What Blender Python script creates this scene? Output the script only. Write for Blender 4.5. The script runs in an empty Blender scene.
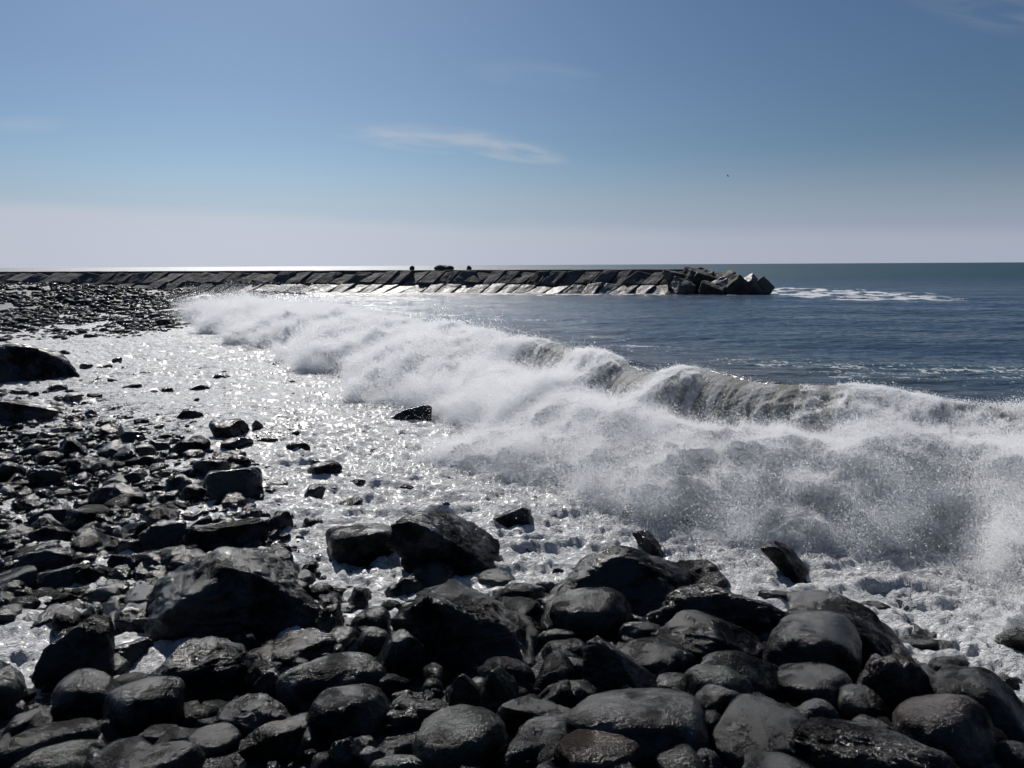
import bpy, bmesh, math, random
import numpy as np
from mathutils import Matrix, Vector
random.seed(7); rng = np.random.default_rng(7)
R = math.radians
sc = bpy.context.scene
col = sc.collection

# ------------------------------------------------------------------ camera
F_PX = 773.0; PITCH = R(8.75); ROLL = R(0.32); CAM = np.array([0.0, 0.0, 3.0])
Fv = np.array([0, math.cos(PITCH), -math.sin(PITCH)])
R0 = np.array([1.0, 0, 0]); U0 = np.array([0, math.sin(PITCH), math.cos(PITCH)])
Rv = math.cos(ROLL)*R0 - math.sin(ROLL)*U0
Uv = math.sin(ROLL)*R0 + math.cos(ROLL)*U0
cd = bpy.data.cameras.new('camera'); cam = bpy.data.objects.new('camera', cd); col.objects.link(cam)
cam.matrix_world = Matrix(((Rv[0],Uv[0],-Fv[0],CAM[0]),(Rv[1],Uv[1],-Fv[1],CAM[1]),(Rv[2],Uv[2],-Fv[2],CAM[2]),(0,0,0,1)))
cd.sensor_width = 36; cd.lens = F_PX*36/1024; cd.clip_start = 0.1; cd.clip_end = 60000
sc.camera = cam

def ray(px, py):
    d = Fv + (px-512)/F_PX*Rv + (384-py)/F_PX*Uv
    return d/np.linalg.norm(d)
def at(px, py, z=0.0):
    d = ray(px, py); t = (z-CAM[2])/d[2]
    return CAM + d*t
def project(P):
    q = np.asarray(P) - CAM
    c = q@Fv
    return 512 + F_PX*(q@Rv)/c, 384 - F_PX*(q@Uv)/c, c

# ------------------------------------------------------------------ noise
G = np.array([[1,1,0],[-1,1,0],[1,-1,0],[-1,-1,0],[1,0,1],[-1,0,1],[1,0,-1],[-1,0,-1],[0,1,1],[0,-1,1],[0,1,-1],[0,-1,-1],[1,1,0],[-1,1,0],[0,-1,1],[0,-1,-1]], np.float32)
def _h(ix, iy, iz, seed):
    h = ix.astype(np.uint32)*np.uint32(374761393) + iy.astype(np.uint32)*np.uint32(668265263) + iz.astype(np.uint32)*np.uint32(2246822519) + np.uint32((seed*3266489917) & 0xffffffff)
    h ^= h >> np.uint32(15); h *= np.uint32(2246822519); h ^= h >> np.uint32(13); h *= np.uint32(3266489917); h ^= h >> np.uint32(16)
    return (h & np.uint32(15)).astype(np.int32)
def perlin(x, y, z, seed=0):
    x, y, z = np.broadcast_arrays(np.asarray(x, np.float32), np.asarray(y, np.float32), np.asarray(z, np.float32))
    sh = x.shape; x = x.ravel(); y = y.ravel(); z = z.ravel()
    out = np.empty(x.size, np.float32); CH = 400000
    for s in range(0, x.size, CH):
        a, b, c = x[s:s+CH], y[s:s+CH], z[s:s+CH]
        fa, fb, fc = np.floor(a), np.floor(b), np.floor(c)
        ia, ib, ic = fa.astype(np.int64), fb.astype(np.int64), fc.astype(np.int64)
        a = a-fa; b = b-fb; c = c-fc
        u = a*a*a*(a*(a*6-15)+10); v = b*b*b*(b*(b*6-15)+10); w = c*c*c*(c*(c*6-15)+10)
        def g(i, j, k):
            gr = G[_h(ia+i, ib+j, ic+k, seed)]
            return gr[:,0]*(a-i) + gr[:,1]*(b-j) + gr[:,2]*(c-k)
        x00 = g(0,0,0)*(1-u)+g(1,0,0)*u; x10 = g(0,1,0)*(1-u)+g(1,1,0)*u
        x01 = g(0,0,1)*(1-u)+g(1,0,1)*u; x11 = g(0,1,1)*(1-u)+g(1,1,1)*u
        out[s:s+CH] = (x00*(1-v)+x10*v)*(1-w) + (x01*(1-v)+x11*v)*w
    return out.reshape(sh)
def fbm(x, y, z=0.0, oct=4, seed=0, gain=.5):
    s = 0; a = 1; f = 1; n = 0
    for k in range(oct):
        s = s + a*perlin(x*f, y*f, z*f + k*7.3, seed+k); n += a; a *= gain; f *= 2.03
    return s/n
def sstep(a, b, x):
    t = np.clip((x-a)/(b-a), 0, 1); return t*t*(3-2*t)

# ------------------------------------------------------------------ object helpers
def tag(o, label=None, cat=None, group=None, kind=None):
    if label: o['label'] = label
    if cat: o['category'] = cat
    if group: o['group'] = group
    if kind: o['kind'] = kind
    return o
def mesh_np(name, V, Fc, smooth=True):
    V = np.ascontiguousarray(V, np.float32); Fc = np.ascontiguousarray(Fc, np.int32)
    me = bpy.data.meshes.new(name)
    k = Fc.shape[1] if len(Fc) else 3
    me.vertices.add(len(V)); me.vertices.foreach_set('co', V.ravel())
    if len(Fc):
        me.loops.add(Fc.size); me.loops.foreach_set('vertex_index', Fc.ravel())
        me.polygons.add(len(Fc)); me.polygons.foreach_set('loop_start', np.arange(0, Fc.size, k, dtype=np.int32))
        me.update(calc_edges=True)
        me.polygons.foreach_set('use_smooth', np.full(len(Fc), smooth))
    me.update()
    return me
def attr(me, name, arr):
    a = me.attributes.new(name, 'FLOAT', 'POINT'); a.data.foreach_set('value', np.ascontiguousarray(arr, np.float32).ravel())
def link(name, me, mat=None, parent=None):
    o = bpy.data.objects.new(name, me); col.objects.link(o)
    if mat: me.materials.clear(); me.materials.append(mat)
    if parent: o.parent = parent
    return o
def grid_faces(n, m):
    i, j = np.meshgrid(np.arange(n-1), np.arange(m-1), indexing='ij')
    a = (i*m+j).ravel()
    return np.stack([a, a+1, a+m+1, a+m], 1)

# ------------------------------------------------------------------ materials
class NT:
    def __init__(s, name):
        s.m = bpy.data.materials.new(name); s.m.use_nodes = True; s.t = s.m.node_tree; s.t.nodes.clear()
        s.out = s.n('ShaderNodeOutputMaterial')
    def n(s, typ, **kw):
        nd = s.t.nodes.new(typ)
        for k, v in kw.items():
            if hasattr(nd, k): setattr(nd, k, v)
        return nd
    def l(s, a, b): s.t.links.new(a, b)
    def val(s, nd, **kw):
        for k, v in kw.items():
            nd.inputs[k.replace('_', ' ')].default_value = v
        return nd
    def math(s, op, a, b=None, clamp=False):
        nd = s.n('ShaderNodeMath', operation=op); nd.use_clamp = clamp
        for i, v in enumerate((a, b)):
            if v is None: continue
            if hasattr(v, 'links'): s.l(v, nd.inputs[i])
            else: nd.inputs[i].default_value = v
        return nd.outputs[0]
    def noise(s, vec, scale, detail=4, rough=.55, dist=0.0):
        nd = s.n('ShaderNodeTexNoise'); s.val(nd, Scale=scale, Detail=detail, Roughness=rough, Distortion=dist)
        if vec is not None: s.l(vec, nd.inputs['Vector'])
        return nd.outputs['Fac']
    def ramp(s, f, a, b, smooth=True):
        nd = s.n('ShaderNodeMapRange', interpolation_type='SMOOTHSTEP' if smooth else 'LINEAR')
        s.l(f, nd.inputs[0]); nd.inputs[1].default_value = a; nd.inputs[2].default_value = b
        return nd.outputs[0]
    def mixc(s, f, a, b):
        nd = s.n('ShaderNodeMix', data_type='RGBA')
        if hasattr(f, 'links'): s.l(f, nd.inputs['Factor'])
        else: nd.inputs['Factor'].default_value = f
        for k, v in ((6, a), (7, b)):
            if hasattr(v, 'links'): s.l(v, nd.inputs[k])
            else: nd.inputs[k].default_value = (*v, 1)
        return nd.outputs[2]
    def mixf(s, f, a, b):
        nd = s.n('ShaderNodeMix', data_type='FLOAT')
        s.l(f, nd.inputs[0])
        for k, v in ((2, a), (3, b)):
            if hasattr(v, 'links'): s.l(v, nd.inputs[k])
            else: nd.inputs[k].default_value = v
        return nd.outputs[0]
    def bump(s, h, strength, dist, normal=None):
        nd = s.n('ShaderNodeBump'); s.val(nd, Strength=strength, Distance=dist); s.l(h, nd.inputs['Height'])
        if normal is not None: s.l(normal, nd.inputs['Normal'])
        return nd.outputs['Normal']

def rock_material(name, c0, c1, rough_lo, rough_hi, pit=.019, wetness=1.0, per_attr=False):
    t = NT(name); geo = t.n('ShaderNodeNewGeometry'); P = geo.outputs['Position']
    tint = t.n('ShaderNodeAttribute', attribute_name='tint').outputs['Fac'] if per_attr else t.n('ShaderNodeObjectInfo').outputs['Random']
    big = t.noise(P, 2.3, 4, .6); mid = t.noise(P, 9, 6, .72); fine = t.noise(P, 95, 4, .75)
    vor = t.n('ShaderNodeTexVoronoi', feature='F1'); t.val(vor, Scale=60.0); t.l(P, vor.inputs['Vector'])
    c0 = tuple(x*.24 for x in c0); c1 = tuple(x*.32 for x in c1)
    base = t.mixc(t.ramp(big, .35, .7), c0, c1)
    base = t.mixc(t.ramp(mid, .5, .75), base, tuple(min(1, x*1.7) for x in c1))
    vmul = t.n('ShaderNodeHueSaturation'); t.l(base, vmul.inputs['Color'])
    t.l(t.math('ADD', t.math('MULTIPLY', tint, .9), .55), vmul.inputs['Value'])
    t.l(t.math('ADD', t.math('MULTIPLY', tint, .6), .7), vmul.inputs['Saturation'])
    wet = t.ramp(t.math('ADD', big, t.math('MULTIPLY', mid, .6)), .66, .90)
    rough = t.mixf(wet, rough_hi, rough_lo)
    h = t.math('ADD', t.math('MULTIPLY', mid, .55), t.math('MULTIPLY', fine, .42)); h = t.math('ADD', h, t.math('MULTIPLY', t.noise(P, 26, 3, .6), .40))
    h = t.math('ADD', h, t.math('MULTIPLY', vor.outputs['Distance'], .25))
    n1 = t.bump(h, 1.0, pit)
    n2 = t.bump(h, 1.0, pit*.8)
    b = t.n('ShaderNodeBsdfPrincipled'); t.l(vmul.outputs[0], b.inputs['Base Color']); t.l(rough, b.inputs['Roughness'])
    t.l(n1, b.inputs['Normal']); t.l(n2, b.inputs['Coat Normal'])
    t.l(t.math('ADD', t.math('MULTIPLY', wet, .80*wetness), .10*wetness), b.inputs['Coat Weight']); b.inputs['Coat Roughness'].default_value = .17
    b.inputs['Specular IOR Level'].default_value = .01
    t.l(b.outputs[0], t.out.inputs[0])
    return t.m

M = {}
M['basalt'] = rock_material('wet_basalt', (.012,.014,.016), (.035,.037,.038), .28, .62)
M['green'] = rock_material('greenish_basalt', (.018,.026,.020), (.050,.060,.042), .3, .62)
M['brown'] = rock_material('brown_basalt', (.030,.022,.018), (.070,.052,.042), .28, .6)
M['lava'] = rock_material('pitted_lava', (.016,.016,.017), (.050,.049,.048), .3, .6, pit=.035)
M['pale'] = rock_material('grey_andesite', (.045,.046,.048), (.090,.090,.088), .32, .6)
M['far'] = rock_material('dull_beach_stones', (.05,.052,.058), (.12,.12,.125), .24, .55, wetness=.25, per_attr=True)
M['stones'] = rock_material('small_wet_stones', (.014,.015,.017), (.045,.045,.046), .24, .55, per_attr=True)

def ground_material():
    t = NT('dark_gravel'); P = t.n('ShaderNodeNewGeometry').outputs['Position']
    v = t.n('ShaderNodeTexVoronoi', feature='F1'); t.val(v, Scale=16.0); t.l(P, v.inputs['Vector'])
    v2 = t.n('ShaderNodeTexVoronoi', feature='F1'); t.val(v2, Scale=45.0); t.l(P, v2.inputs['Vector'])
    mid = t.noise(P, 4, 5)
    c = t.mixc(t.ramp(mid, .35, .65), (.014,.015,.016), (.035,.034,.034))
    h = t.math('ADD', t.math('MULTIPLY', v.outputs['Distance'], -1), t.math('MULTIPLY', v2.outputs['Distance'], -.4))
    b = t.n('ShaderNodeBsdfPrincipled'); t.l(c, b.inputs['Base Color']); b.inputs['Roughness'].default_value = .4; b.inputs['Specular IOR Level'].default_value = .25
    t.l(t.bump(h, 1, .05), b.inputs['Normal']); t.l(b.outputs[0], t.out.inputs[0]); return t.m
M['gravel'] = ground_material()

def water_material(name='sea_water'):
    t = NT(name); P = t.n('ShaderNodeNewGeometry').outputs['Position']
    foam = t.n('ShaderNodeAttribute', attribute_name='foam').outputs['Fac']
    wash = t.n('ShaderNodeAttribute', attribute_name='wash').outputs['Fac']
    rgh = t.n('ShaderNodeAttribute', attribute_name='rough').outputs['Fac']
    # stretched coordinates for wind ripples
    mp = t.n('ShaderNodeMapping'); mp.inputs['Scale'].default_value = (.45, 1.0, 1.0); mp.inputs['Rotation'].default_value = (0, 0, R(-12)); t.l(P, mp.inputs['Vector'])
    S = mp.outputs[0]
    r1 = t.noise(S, 1.1, 6, .62, .3); r2 = t.noise(S, 5.0, 5, .6, .2); r0 = t.noise(S, .16, 4, .6, .4)
    # foam lace
    f1 = t.noise(P, 3.2, 7, .68, 1.2); f2 = t.noise(P, 16, 5, .7, .8)
    vor = t.n('ShaderNodeTexVoronoi', feature='DISTANCE_TO_EDGE'); t.val(vor, Scale=4.2)
    wv = t.n('ShaderNodeVectorMath', operation='ADD'); t.l(P, wv.inputs[0])
    nz = t.n('ShaderNodeTexNoise'); t.val(nz, Scale=3.0, Detail=3.0); t.l(P, nz.inputs['Vector'])
    sc_ = t.n('ShaderNodeVectorMath', operation='SCALE'); t.l(nz.outputs['Color'], sc_.inputs[0]); sc_.inputs['Scale'].default_value = .5
    t.l(sc_.outputs[0], wv.inputs[1]); t.l(wv.outputs[0], vor.inputs['Vector'])
    vor2 = t.n('ShaderNodeTexVoronoi', feature='DISTANCE_TO_EDGE'); t.val(vor2, Scale=11.0); t.l(wv.outputs[0], vor2.inputs['Vector'])
    lace = t.math('MAXIMUM', t.math('SUBTRACT', 1.0, t.math('MULTIPLY', vor.outputs['Distance'], 4.0), clamp=True), t.math('SUBTRACT', .8, t.math('MULTIPLY', vor2.outputs['Distance'], 4.0), clamp=True))
    tot = t.math('ADD', t.math('MULTIPLY', f1, .62), t.math('MULTIPLY', f2, .28))
    tot = t.math('ADD', tot, t.math('MULTIPLY', lace, .24))
    thr = t.math('SUBTRACT', 1.0, foam)
    d = t.math('SUBTRACT', tot, t.math('ADD', t.math('MULTIPLY', thr, .72), .17))
    fac = t.ramp(d, 0.0, .16)
    # water
    w = t.n('ShaderNodeBsdfPrincipled'); w.inputs['IOR'].default_value = 1.33
    silt = t.n('ShaderNodeAttribute', attribute_name='silt').outputs['Fac']
    t.l(t.mixc(wash, t.mixc(silt, t.mixc(t.ramp(r0, .4, .62), t.mixc(t.ramp(rgh, .2, .5), (.034,.056,.098), (.003,.034,.060)), t.mixc(t.ramp(rgh, .2, .5), (.040,.072,.100), (.004,.048,.066))), (.175,.158,.15)), (.035,.042,.05)), w.inputs['Base Color'])
    t.l(rgh, w.inputs['Roughness'])
    hb = t.math('ADD', t.math('MULTIPLY', r1, .6), t.math('MULTIPLY', r2, .14))
    hb = t.math('ADD', hb, t.math('MULTIPLY', r0, 1.6))
    nb = t.bump(hb, 1.0, .55)
    t.l(nb, w.inputs['Normal'])
    # foam
    fo = t.n('ShaderNodeBsdfPrincipled')
    t.l(t.mixc(t.ramp(f2, .35, .65), (.66,.68,.70), (.88,.89,.90)), fo.inputs['Base Color'])
    fo.inputs['Roughness'].default_value = .6; fo.inputs['Specular IOR Level'].default_value = .3; fo.inputs['Coat Weight'].default_value = .10; fo.inputs['Coat Roughness'].default_value = .25
    hf = t.math('ADD', t.math('MULTIPLY', f1, .9), t.math('MULTIPLY', f2, .5))
    nf = t.bump(hf, 1.0, .24)
    t.l(nf, fo.inputs['Normal'])
    mx = t.n('ShaderNodeMixShader'); t.l(fac, mx.inputs[0]); t.l(w.outputs[0], mx.inputs[1]); t.l(fo.outputs[0], mx.inputs[2])
    t.l(mx.outputs[0], t.out.inputs[0]); return t.m
M['sea'] = water_material()

def wave_material():
    t = NT('wave_foam'); P = t.n('ShaderNodeNewGeometry').outputs['Position']
    glass = t.n('ShaderNodeAttribute', attribute_name='glass').outputs['Fac']
    stk = t.n('ShaderNodeAttribute', attribute_name='streak').outputs['Fac']
    f1 = t.noise(P, 5, 6, .65, .6); f2 = t.noise(P, 26, 5, .7, .4)
    fo = t.n('ShaderNodeBsdfPrincipled')
    t.l(t.mixc(t.ramp(f1, .3, .6), (.70,.72,.73), (.90,.91,.92)), fo.inputs['Base Color'])
    fo.inputs['Roughness'].default_value = .6; fo.inputs['Specular IOR Level'].default_value = .25
    h = t.math('ADD', t.math('MULTIPLY', f1, .6), t.math('MULTIPLY', f2, .3))
    nf = t.bump(h, 1.0, .12); t.l(nf, fo.inputs['Normal'])
    tr = t.n('ShaderNodeBsdfTranslucent'); tr.inputs['Color'].default_value = (.8,.82,.83,1); t.l(nf, tr.inputs['Normal'])
    m0 = t.n('ShaderNodeMixShader'); m0.inputs[0].default_value = .55; t.l(fo.outputs[0], m0.inputs[1]); t.l(tr.outputs[0], m0.inputs[2])
    w = t.n('ShaderNodeBsdfPrincipled'); w.inputs['Base Color'].default_value = (.20,.20,.175,1); w.inputs['Roughness'].default_value = .55; w.inputs['Specular IOR Level'].default_value = .25; w.inputs['IOR'].default_value = 1.33
    t.l(t.bump(t.noise(P, 7, 3), 1, .025), w.inputs['Normal'])
    tw = t.n('ShaderNodeBsdfTranslucent'); tw.inputs['Color'].default_value = (.40,.42,.37,1)
    mw = t.n('ShaderNodeMixShader'); mw.inputs[0].default_value = .35; t.l(w.outputs[0], mw.inputs[1]); t.l(tw.outputs[0], mw.inputs[2])
    k = t.math('MULTIPLY', glass, t.ramp(t.math('ADD', stk, t.math('MULTIPLY', f2, .5)), 1.05, .55))
    mx = t.n('ShaderNodeMixShader'); t.l(k, mx.inputs[0]); t.l(m0.outputs[0], mx.inputs[1]); t.l(mw.outputs[0], mx.inputs[2])
    t.l(mx.outputs[0], t.out.inputs[0]); return t.m
M['wave'] = wave_material()

def spray_material():
    t = NT('spray_droplets')
    d = t.n('ShaderNodeBsdfDiffuse'); d.inputs['Color'].default_value = (.965,.97,.975,1)
    r = t.n('ShaderNodeBsdfTranslucent'); r.inputs['Color'].default_value = (.965,.97,.975,1)
    m = t.n('ShaderNodeMixShader'); m.inputs[0].default_value = .5; t.l(d.outputs[0], m.inputs[1]); t.l(r.outputs[0], m.inputs[2])
    t.l(m.outputs[0], t.out.inputs[0]); return t.m
M['spray'] = spray_material()

def block_material(name, c0, c1, r0, r1):
    t = NT(name); P = t.n('ShaderNodeNewGeometry').outputs['Position']
    ri = t.n('ShaderNodeObjectInfo').outputs['Random']
    a = t.noise(P, .9, 5, .6); b_ = t.noise(P, 6, 5, .7)
    c = t.mixc(t.ramp(a, .35, .65), c0, c1)
    hs = t.n('ShaderNodeHueSaturation'); t.l(c, hs.inputs['Color']); t.l(t.math('ADD', t.math('MULTIPLY', ri, .7), .6), hs.inputs['Value'])
    b = t.n('ShaderNodeBsdfPrincipled'); t.l(hs.outputs[0], b.inputs['Base Color'])
    t.l(t.mixf(t.ramp(b_, .35, .65), r0, r1), b.inputs['Roughness'])
    t.l(t.bump(t.math('ADD', a, t.math('MULTIPLY', b_, .3)), 1, .12), b.inputs['Normal'])
    t.l(b.outputs[0], t.out.inputs[0]); return t.m
M['wet_block'] = block_material('wet_concrete', (.055,.055,.057), (.13,.127,.125), .38, .7)
M['dry_block'] = block_material('weathered_concrete', (.045,.043,.045), (.10,.092,.09), .75, .95)
M['core'] = block_material('dark_rubble', (.03,.03,.03), (.06,.058,.055), .7, .9)

# ------------------------------------------------------------------ sky and sun
SUN_EL = R(39); SUN_AZ = R(-17.5)         # azimuth from +Y, positive to the right
w = bpy.data.worlds.new('World'); sc.world = w; w.use_nodes = True
nt = w.node_tree; nt.nodes.clear()
def wn(t_, **k):
    n = nt.nodes.new(t_)
    for a, b in k.items(): setattr(n, a, b)
    return n
sky = wn('ShaderNodeTexSky', sky_type='NISHITA'); sky.sun_disc = False; sky.sun_elevation = SUN_EL; sky.sun_rotation = SUN_AZ
sky.air_density = 1.0; sky.dust_density = 0.6; sky.ozone_density = 1.5; sky.altitude = 0
bg = wn('ShaderNodeBackground'); bg.inputs[1].default_value = 0.085
wo = wn('ShaderNodeOutputWorld')
tc = wn('ShaderNodeTexCoord')
def wm(op, a, b=None, c=None, clamp=False):
    n = wn('ShaderNodeMath', operation=op); n.use_clamp = clamp
    for i, v in enumerate((a, b, c)):
        if v is None: continue
        if hasattr(v, 'links'): nt.links.new(v, n.inputs[i])
        else: n.inputs[i].default_value = v
    return n.outputs[0]
def wr(f, a, b, c=0.0, d=1.0):
    n = wn('ShaderNodeMapRange', interpolation_type='SMOOTHSTEP'); nt.links.new(f, n.inputs[0])
    for i, v in enumerate((a, b, c, d)): n.inputs[i+1].default_value = v
    return n.outputs[0]
def wmix(f, a, b):
    n = wn('ShaderNodeMix', data_type='RGBA'); nt.links.new(f, n.inputs['Factor'])
    for k, v in ((6, a), (7, b)):
        if hasattr(v, 'links'): nt.links.new(v, n.inputs[k])
        else: n.inputs[k].default_value = (*v, 1)
    return n.outputs[2]
sx = wn('ShaderNodeSeparateXYZ'); nt.links.new(tc.outputs['Generated'], sx.inputs[0])
X_, Y_, Z_ = sx.outputs
azi = wm('ARCTAN2', X_, Y_)                # radians, + right
ele = wm('ARCSINE', Z_)
def wnoise(vx, vy, scale, detail, dist=0.0):
    cb = wn('ShaderNodeCombineXYZ'); nt.links.new(vx, cb.inputs[0]); nt.links.new(vy, cb.inputs[1])
    n = wn('ShaderNodeTexNoise'); n.inputs['Scale'].default_value = scale; n.inputs['Detail'].default_value = detail
    n.inputs['Distortion'].default_value = dist; nt.links.new(cb.outputs[0], n.inputs['Vector']); return n.outputs['Fac']
tone = wn('ShaderNodeHueSaturation'); tone.inputs['Saturation'].default_value = 1.0; nt.links.new(sky.outputs[0], tone.inputs['Color'])
mu = wn('ShaderNodeMix', data_type='RGBA', blend_type='MULTIPLY'); mu.inputs['Factor'].default_value = 1
nt.links.new(tone.outputs[0], mu.inputs[6]); mu.inputs[7].default_value = (.385, .485, .60, 1)
mv = wn('ShaderNodeVectorMath', operation='SCALE'); nt.links.new(mu.outputs[2], mv.inputs[0]); nt.links.new(wr(azi, -.5, .8, 1.06, .78), mv.inputs['Scale'])
skyc = mv.outputs[0]
skyc = wmix(wr(ele, .15, .0, 0, .85), skyc, (4.2, 4.75, 6.3))
# low band of distant haze over the sea
edge = wnoise(wm('MULTIPLY', azi, 1.0), wm('MULTIPLY', ele, 4.0), 3.0, 3.0)
top = wm('ADD', wm('MULTIPLY', wm('SUBTRACT', edge, .5), .03), wm('SUBTRACT', .050, wm('MULTIPLY', azi, .030)))
band = wm('SUBTRACT', top, ele)
bandf = wm('MULTIPLY', wr(band, -.010, .012), wr(azi, -1.0, .75, .85, .35))
HAZE_C = (5.5, 5.75, 6.6)
skyc = wmix(bandf, skyc, HAZE_C)
glow = wm('EXPONENT', wm('MULTIPLY', wm('ADD', wm('POWER', wm('DIVIDE', wm('SUBTRACT', azi, SUN_AZ), .38), 2.0), wm('POWER', wm('DIVIDE', ele, .16), 2.0)), -1.0))
gs = wn('ShaderNodeVectorMath', operation='SCALE'); nt.links.new(skyc, gs.inputs[0]); nt.links.new(wm('ADD', 1.0, wm('MULTIPLY', glow, .24)), gs.inputs['Scale']); skyc = gs.outputs[0]
# thin cirrus streaks
def cirrus(a0, e0, la, le, slope, amt, seed):
    global skyc
    da = wm('SUBTRACT', azi, a0); de = wm('SUBTRACT', wm('SUBTRACT', ele, e0), wm('MULTIPLY', da, slope))
    r2 = wm('ADD', wm('POWER', wm('ABSOLUTE', wm('DIVIDE', da, la)), 2.0), wm('POWER', wm('ABSOLUTE', wm('DIVIDE', de, le)), 2.0))
    m = wr(r2, 1.0, .0)
    nz = wnoise(wm('ADD', wm('MULTIPLY', da, 6.0), seed), wm('MULTIPLY', de, 30.0), 1.6, 6.0, .6)
    f = wm('MULTIPLY', wm('MULTIPLY', m, wr(nz, .30, .75)), amt)
    skyc = wmix(f, skyc, (7.0, 7.0, 7.2))
cirrus(-.085, R(8.8), .15, .020, -.06, .50, 31.3)
cirrus(.0, R(8.0), .085, .014, -.16, .48, 4.1)
cirrus(.56, R(15.5), .16, .05, -.3, .22, 9.0)
cirrus(-.60, R(8.3), .12, .016, .10, .16, 12.0)
cirrus(.03, R(13), .10, .02, -.1, .10, 22.0)
nt.links.new(skyc, bg.inputs[0]); nt.links.new(bg.outputs[0], wo.inputs[0])

ld = bpy.data.lights.new('sun', 'SUN'); ld.energy = 4.9; ld.angle = R(.55); ld.color = (1, .955, .90)
lo = bpy.data.objects.new('sun', ld); col.objects.link(lo)
sd = Vector((math.sin(SUN_AZ)*math.cos(SUN_EL), math.cos(SUN_AZ)*math.cos(SUN_EL), math.sin(SUN_EL)))
lo.rotation_euler = sd.to_track_quat('Z', 'Y').to_euler(); lo.location = (0, 0, 60)
sc.view_settings.view_transform = 'Standard'; sc.view_settings.look = 'None'; sc.view_settings.gamma = 1
sc.view_settings.use_curve_mapping = False; sc.view_settings.exposure = 0.0
sc.render.engine = 'CYCLES'; sc.cycles.max_bounces = 14; sc.cycles.diffuse_bounces = 12; sc.cycles.transmission_bounces = 6
sc.cycles.sample_clamp_indirect = 6

# ------------------------------------------------------------------ terrain
BX = np.array([-30,-14,-9,-5,-2.5,-1.2,.3,1.6,3.1,3.9,5.5,8,14]); BY = np.array([12,9,7.5,6.3,6.1,6.7,7.5,7.3,6.4,5.1,3.6,2.2,0])
FY = np.array([-50,12,20,31,45,66,100,160]); FX = np.array([-60,-34,-25,-20,-24,-27,-34,-50])
def softplus(x, k): return np.log1p(np.exp(np.clip(x/k, -30, 30)))*k
def ground_z(x, y):
    db = (np.interp(x, BX, BY) - y)*.9
    z = -.13 - .05*softplus(-db-1.0, 1.0)
    z = np.maximum(z, -.9) + np.minimum(.19*softplus(db, .35), 1.6)
    dl = np.interp(y, FY, FX) - x
    z = z + np.where(y > 8, np.minimum(.035*softplus(dl, 2.0), 1.0) + .76*sstep(-3, 3, dl), 0)
    return z

# crest of the breaking wave and the foot of its foam
cp = [(1500,455),(1300,425),(1150,409),(1000,399),(880,393),(780,386),(680,371),(600,355),(520,338),(440,325),(380,315),(335,306),(300,300),(283,297)]
H0 = 1.25
C = np.array([at(a, b, H0)[:2] for a, b in cp])
def smooth_curve(P, n=1200, it=4):
    for _ in range(it):
        Q = np.empty((2*len(P)-2, 2)); Q[0::2] = .75*P[:-1]+.25*P[1:]; Q[1::2] = .25*P[:-1]+.75*P[1:]
        P = np.vstack([P[:1], Q, P[-1:]])
    return P
CS = smooth_curve(C)
ct = np.concatenate([[0], np.cumsum(np.linalg.norm(np.diff(CS, axis=0), axis=1))])
LEN = ct[-1]
def curve(s): return np.interp(s, ct, CS[:,0]), np.interp(s, ct, CS[:,1])
def ctan(s):
    x0, y0 = curve(s-.3); x1, y1 = curve(s+.3); L = np.hypot(x1-x0, y1-y0)+1e-9
    return (x1-x0)/L, (y1-y0)/L
def s_at_px(px):
    ss = np.linspace(0, LEN, 600); x, y = curve(ss); p = project(np.stack([x, y, np.full_like(x, H0)], 1))[0]
    o = np.argsort(p); return np.interp(px, p[o], ss[o])
s_end = LEN
def crest_h(s): return H0*(1 - .5*sstep(LEN-14, LEN+2, s))*(1+.05*np.sin(s*1.1)+.04*np.sin(s*2.3+1))
def near_curve(x, y):
    ss = np.linspace(0, LEN, 260); cx, cy = curve(ss); tx, ty = ctan(ss)
    sd_ = np.full(x.size, 99.0, np.float32); sp = np.zeros(x.size, np.float32)
    xf, yf = x.ravel(), y.ravel()
    for a in range(0, x.size, 100000):
        X, Y = xf[a:a+100000, None], yf[a:a+100000, None]
        D = (X-cx)**2 + (Y-cy)**2; i = D.argmin(1)
        dx, dy = xf[a:a+100000]-cx[i], yf[a:a+100000]-cy[i]
        nx, ny = -ty[i], tx[i]
        along = dx*tx[i]+dy*ty[i]
        s_ = dx*nx+dy*ny
        over = np.where((i == 0) | (i == 259), np.abs(along), 0)
        s_ = np.where(over > .3, np.sign(s_)*np.hypot(s_, over), s_)
        sd_[a:a+100000] = s_; sp[a:a+100000] = ss[i]
    return sd_.reshape(x.shape), sp.reshape(x.shape)

# ground sheet: fine close to the camera, reaching past the breakwater and the horizon
def warp_axis(lo_, hi_, fine_lo, fine_hi, step, growth):
    a = list(np.arange(fine_lo, fine_hi, step)); s = step; v = fine_hi
    while v < hi_: a.append(v); s *= growth; v += s
    s = step; v = fine_lo-step; b = []
    while v > lo_: b.append(v); s *= growth; v -= s
    return np.array(b[::-1]+a)
gx = warp_axis(-20000, 20000, -14, 9, .07, 1.07); gy = warp_axis(-20000, 20000, -1, 12, .07, 1.07)
GX, GY = np.meshgrid(gx, gy, indexing='ij')
GZ = ground_z(GX, GY)
GZ = GZ + .06*fbm(GX*1.3, GY*1.3, 0, 4, 3)*(np.abs(GX) < 200) + .02*fbm(GX*7, GY*7, 0, 2, 9)*(np.abs(GX) < 60)
far = sstep(150, 400, np.hypot(GX, GY)); GZ = GZ*(1-far) - 3*far
fgz = mesh_np('ground', np.stack([GX, GY, GZ], -1).reshape(-1, 3), grid_faces(len(gx), len(gy))[:, ::-1])
tag(link('ground', fgz, M['gravel']), 'dark wet gravel of the beach under the stones', kind='structure')

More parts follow.
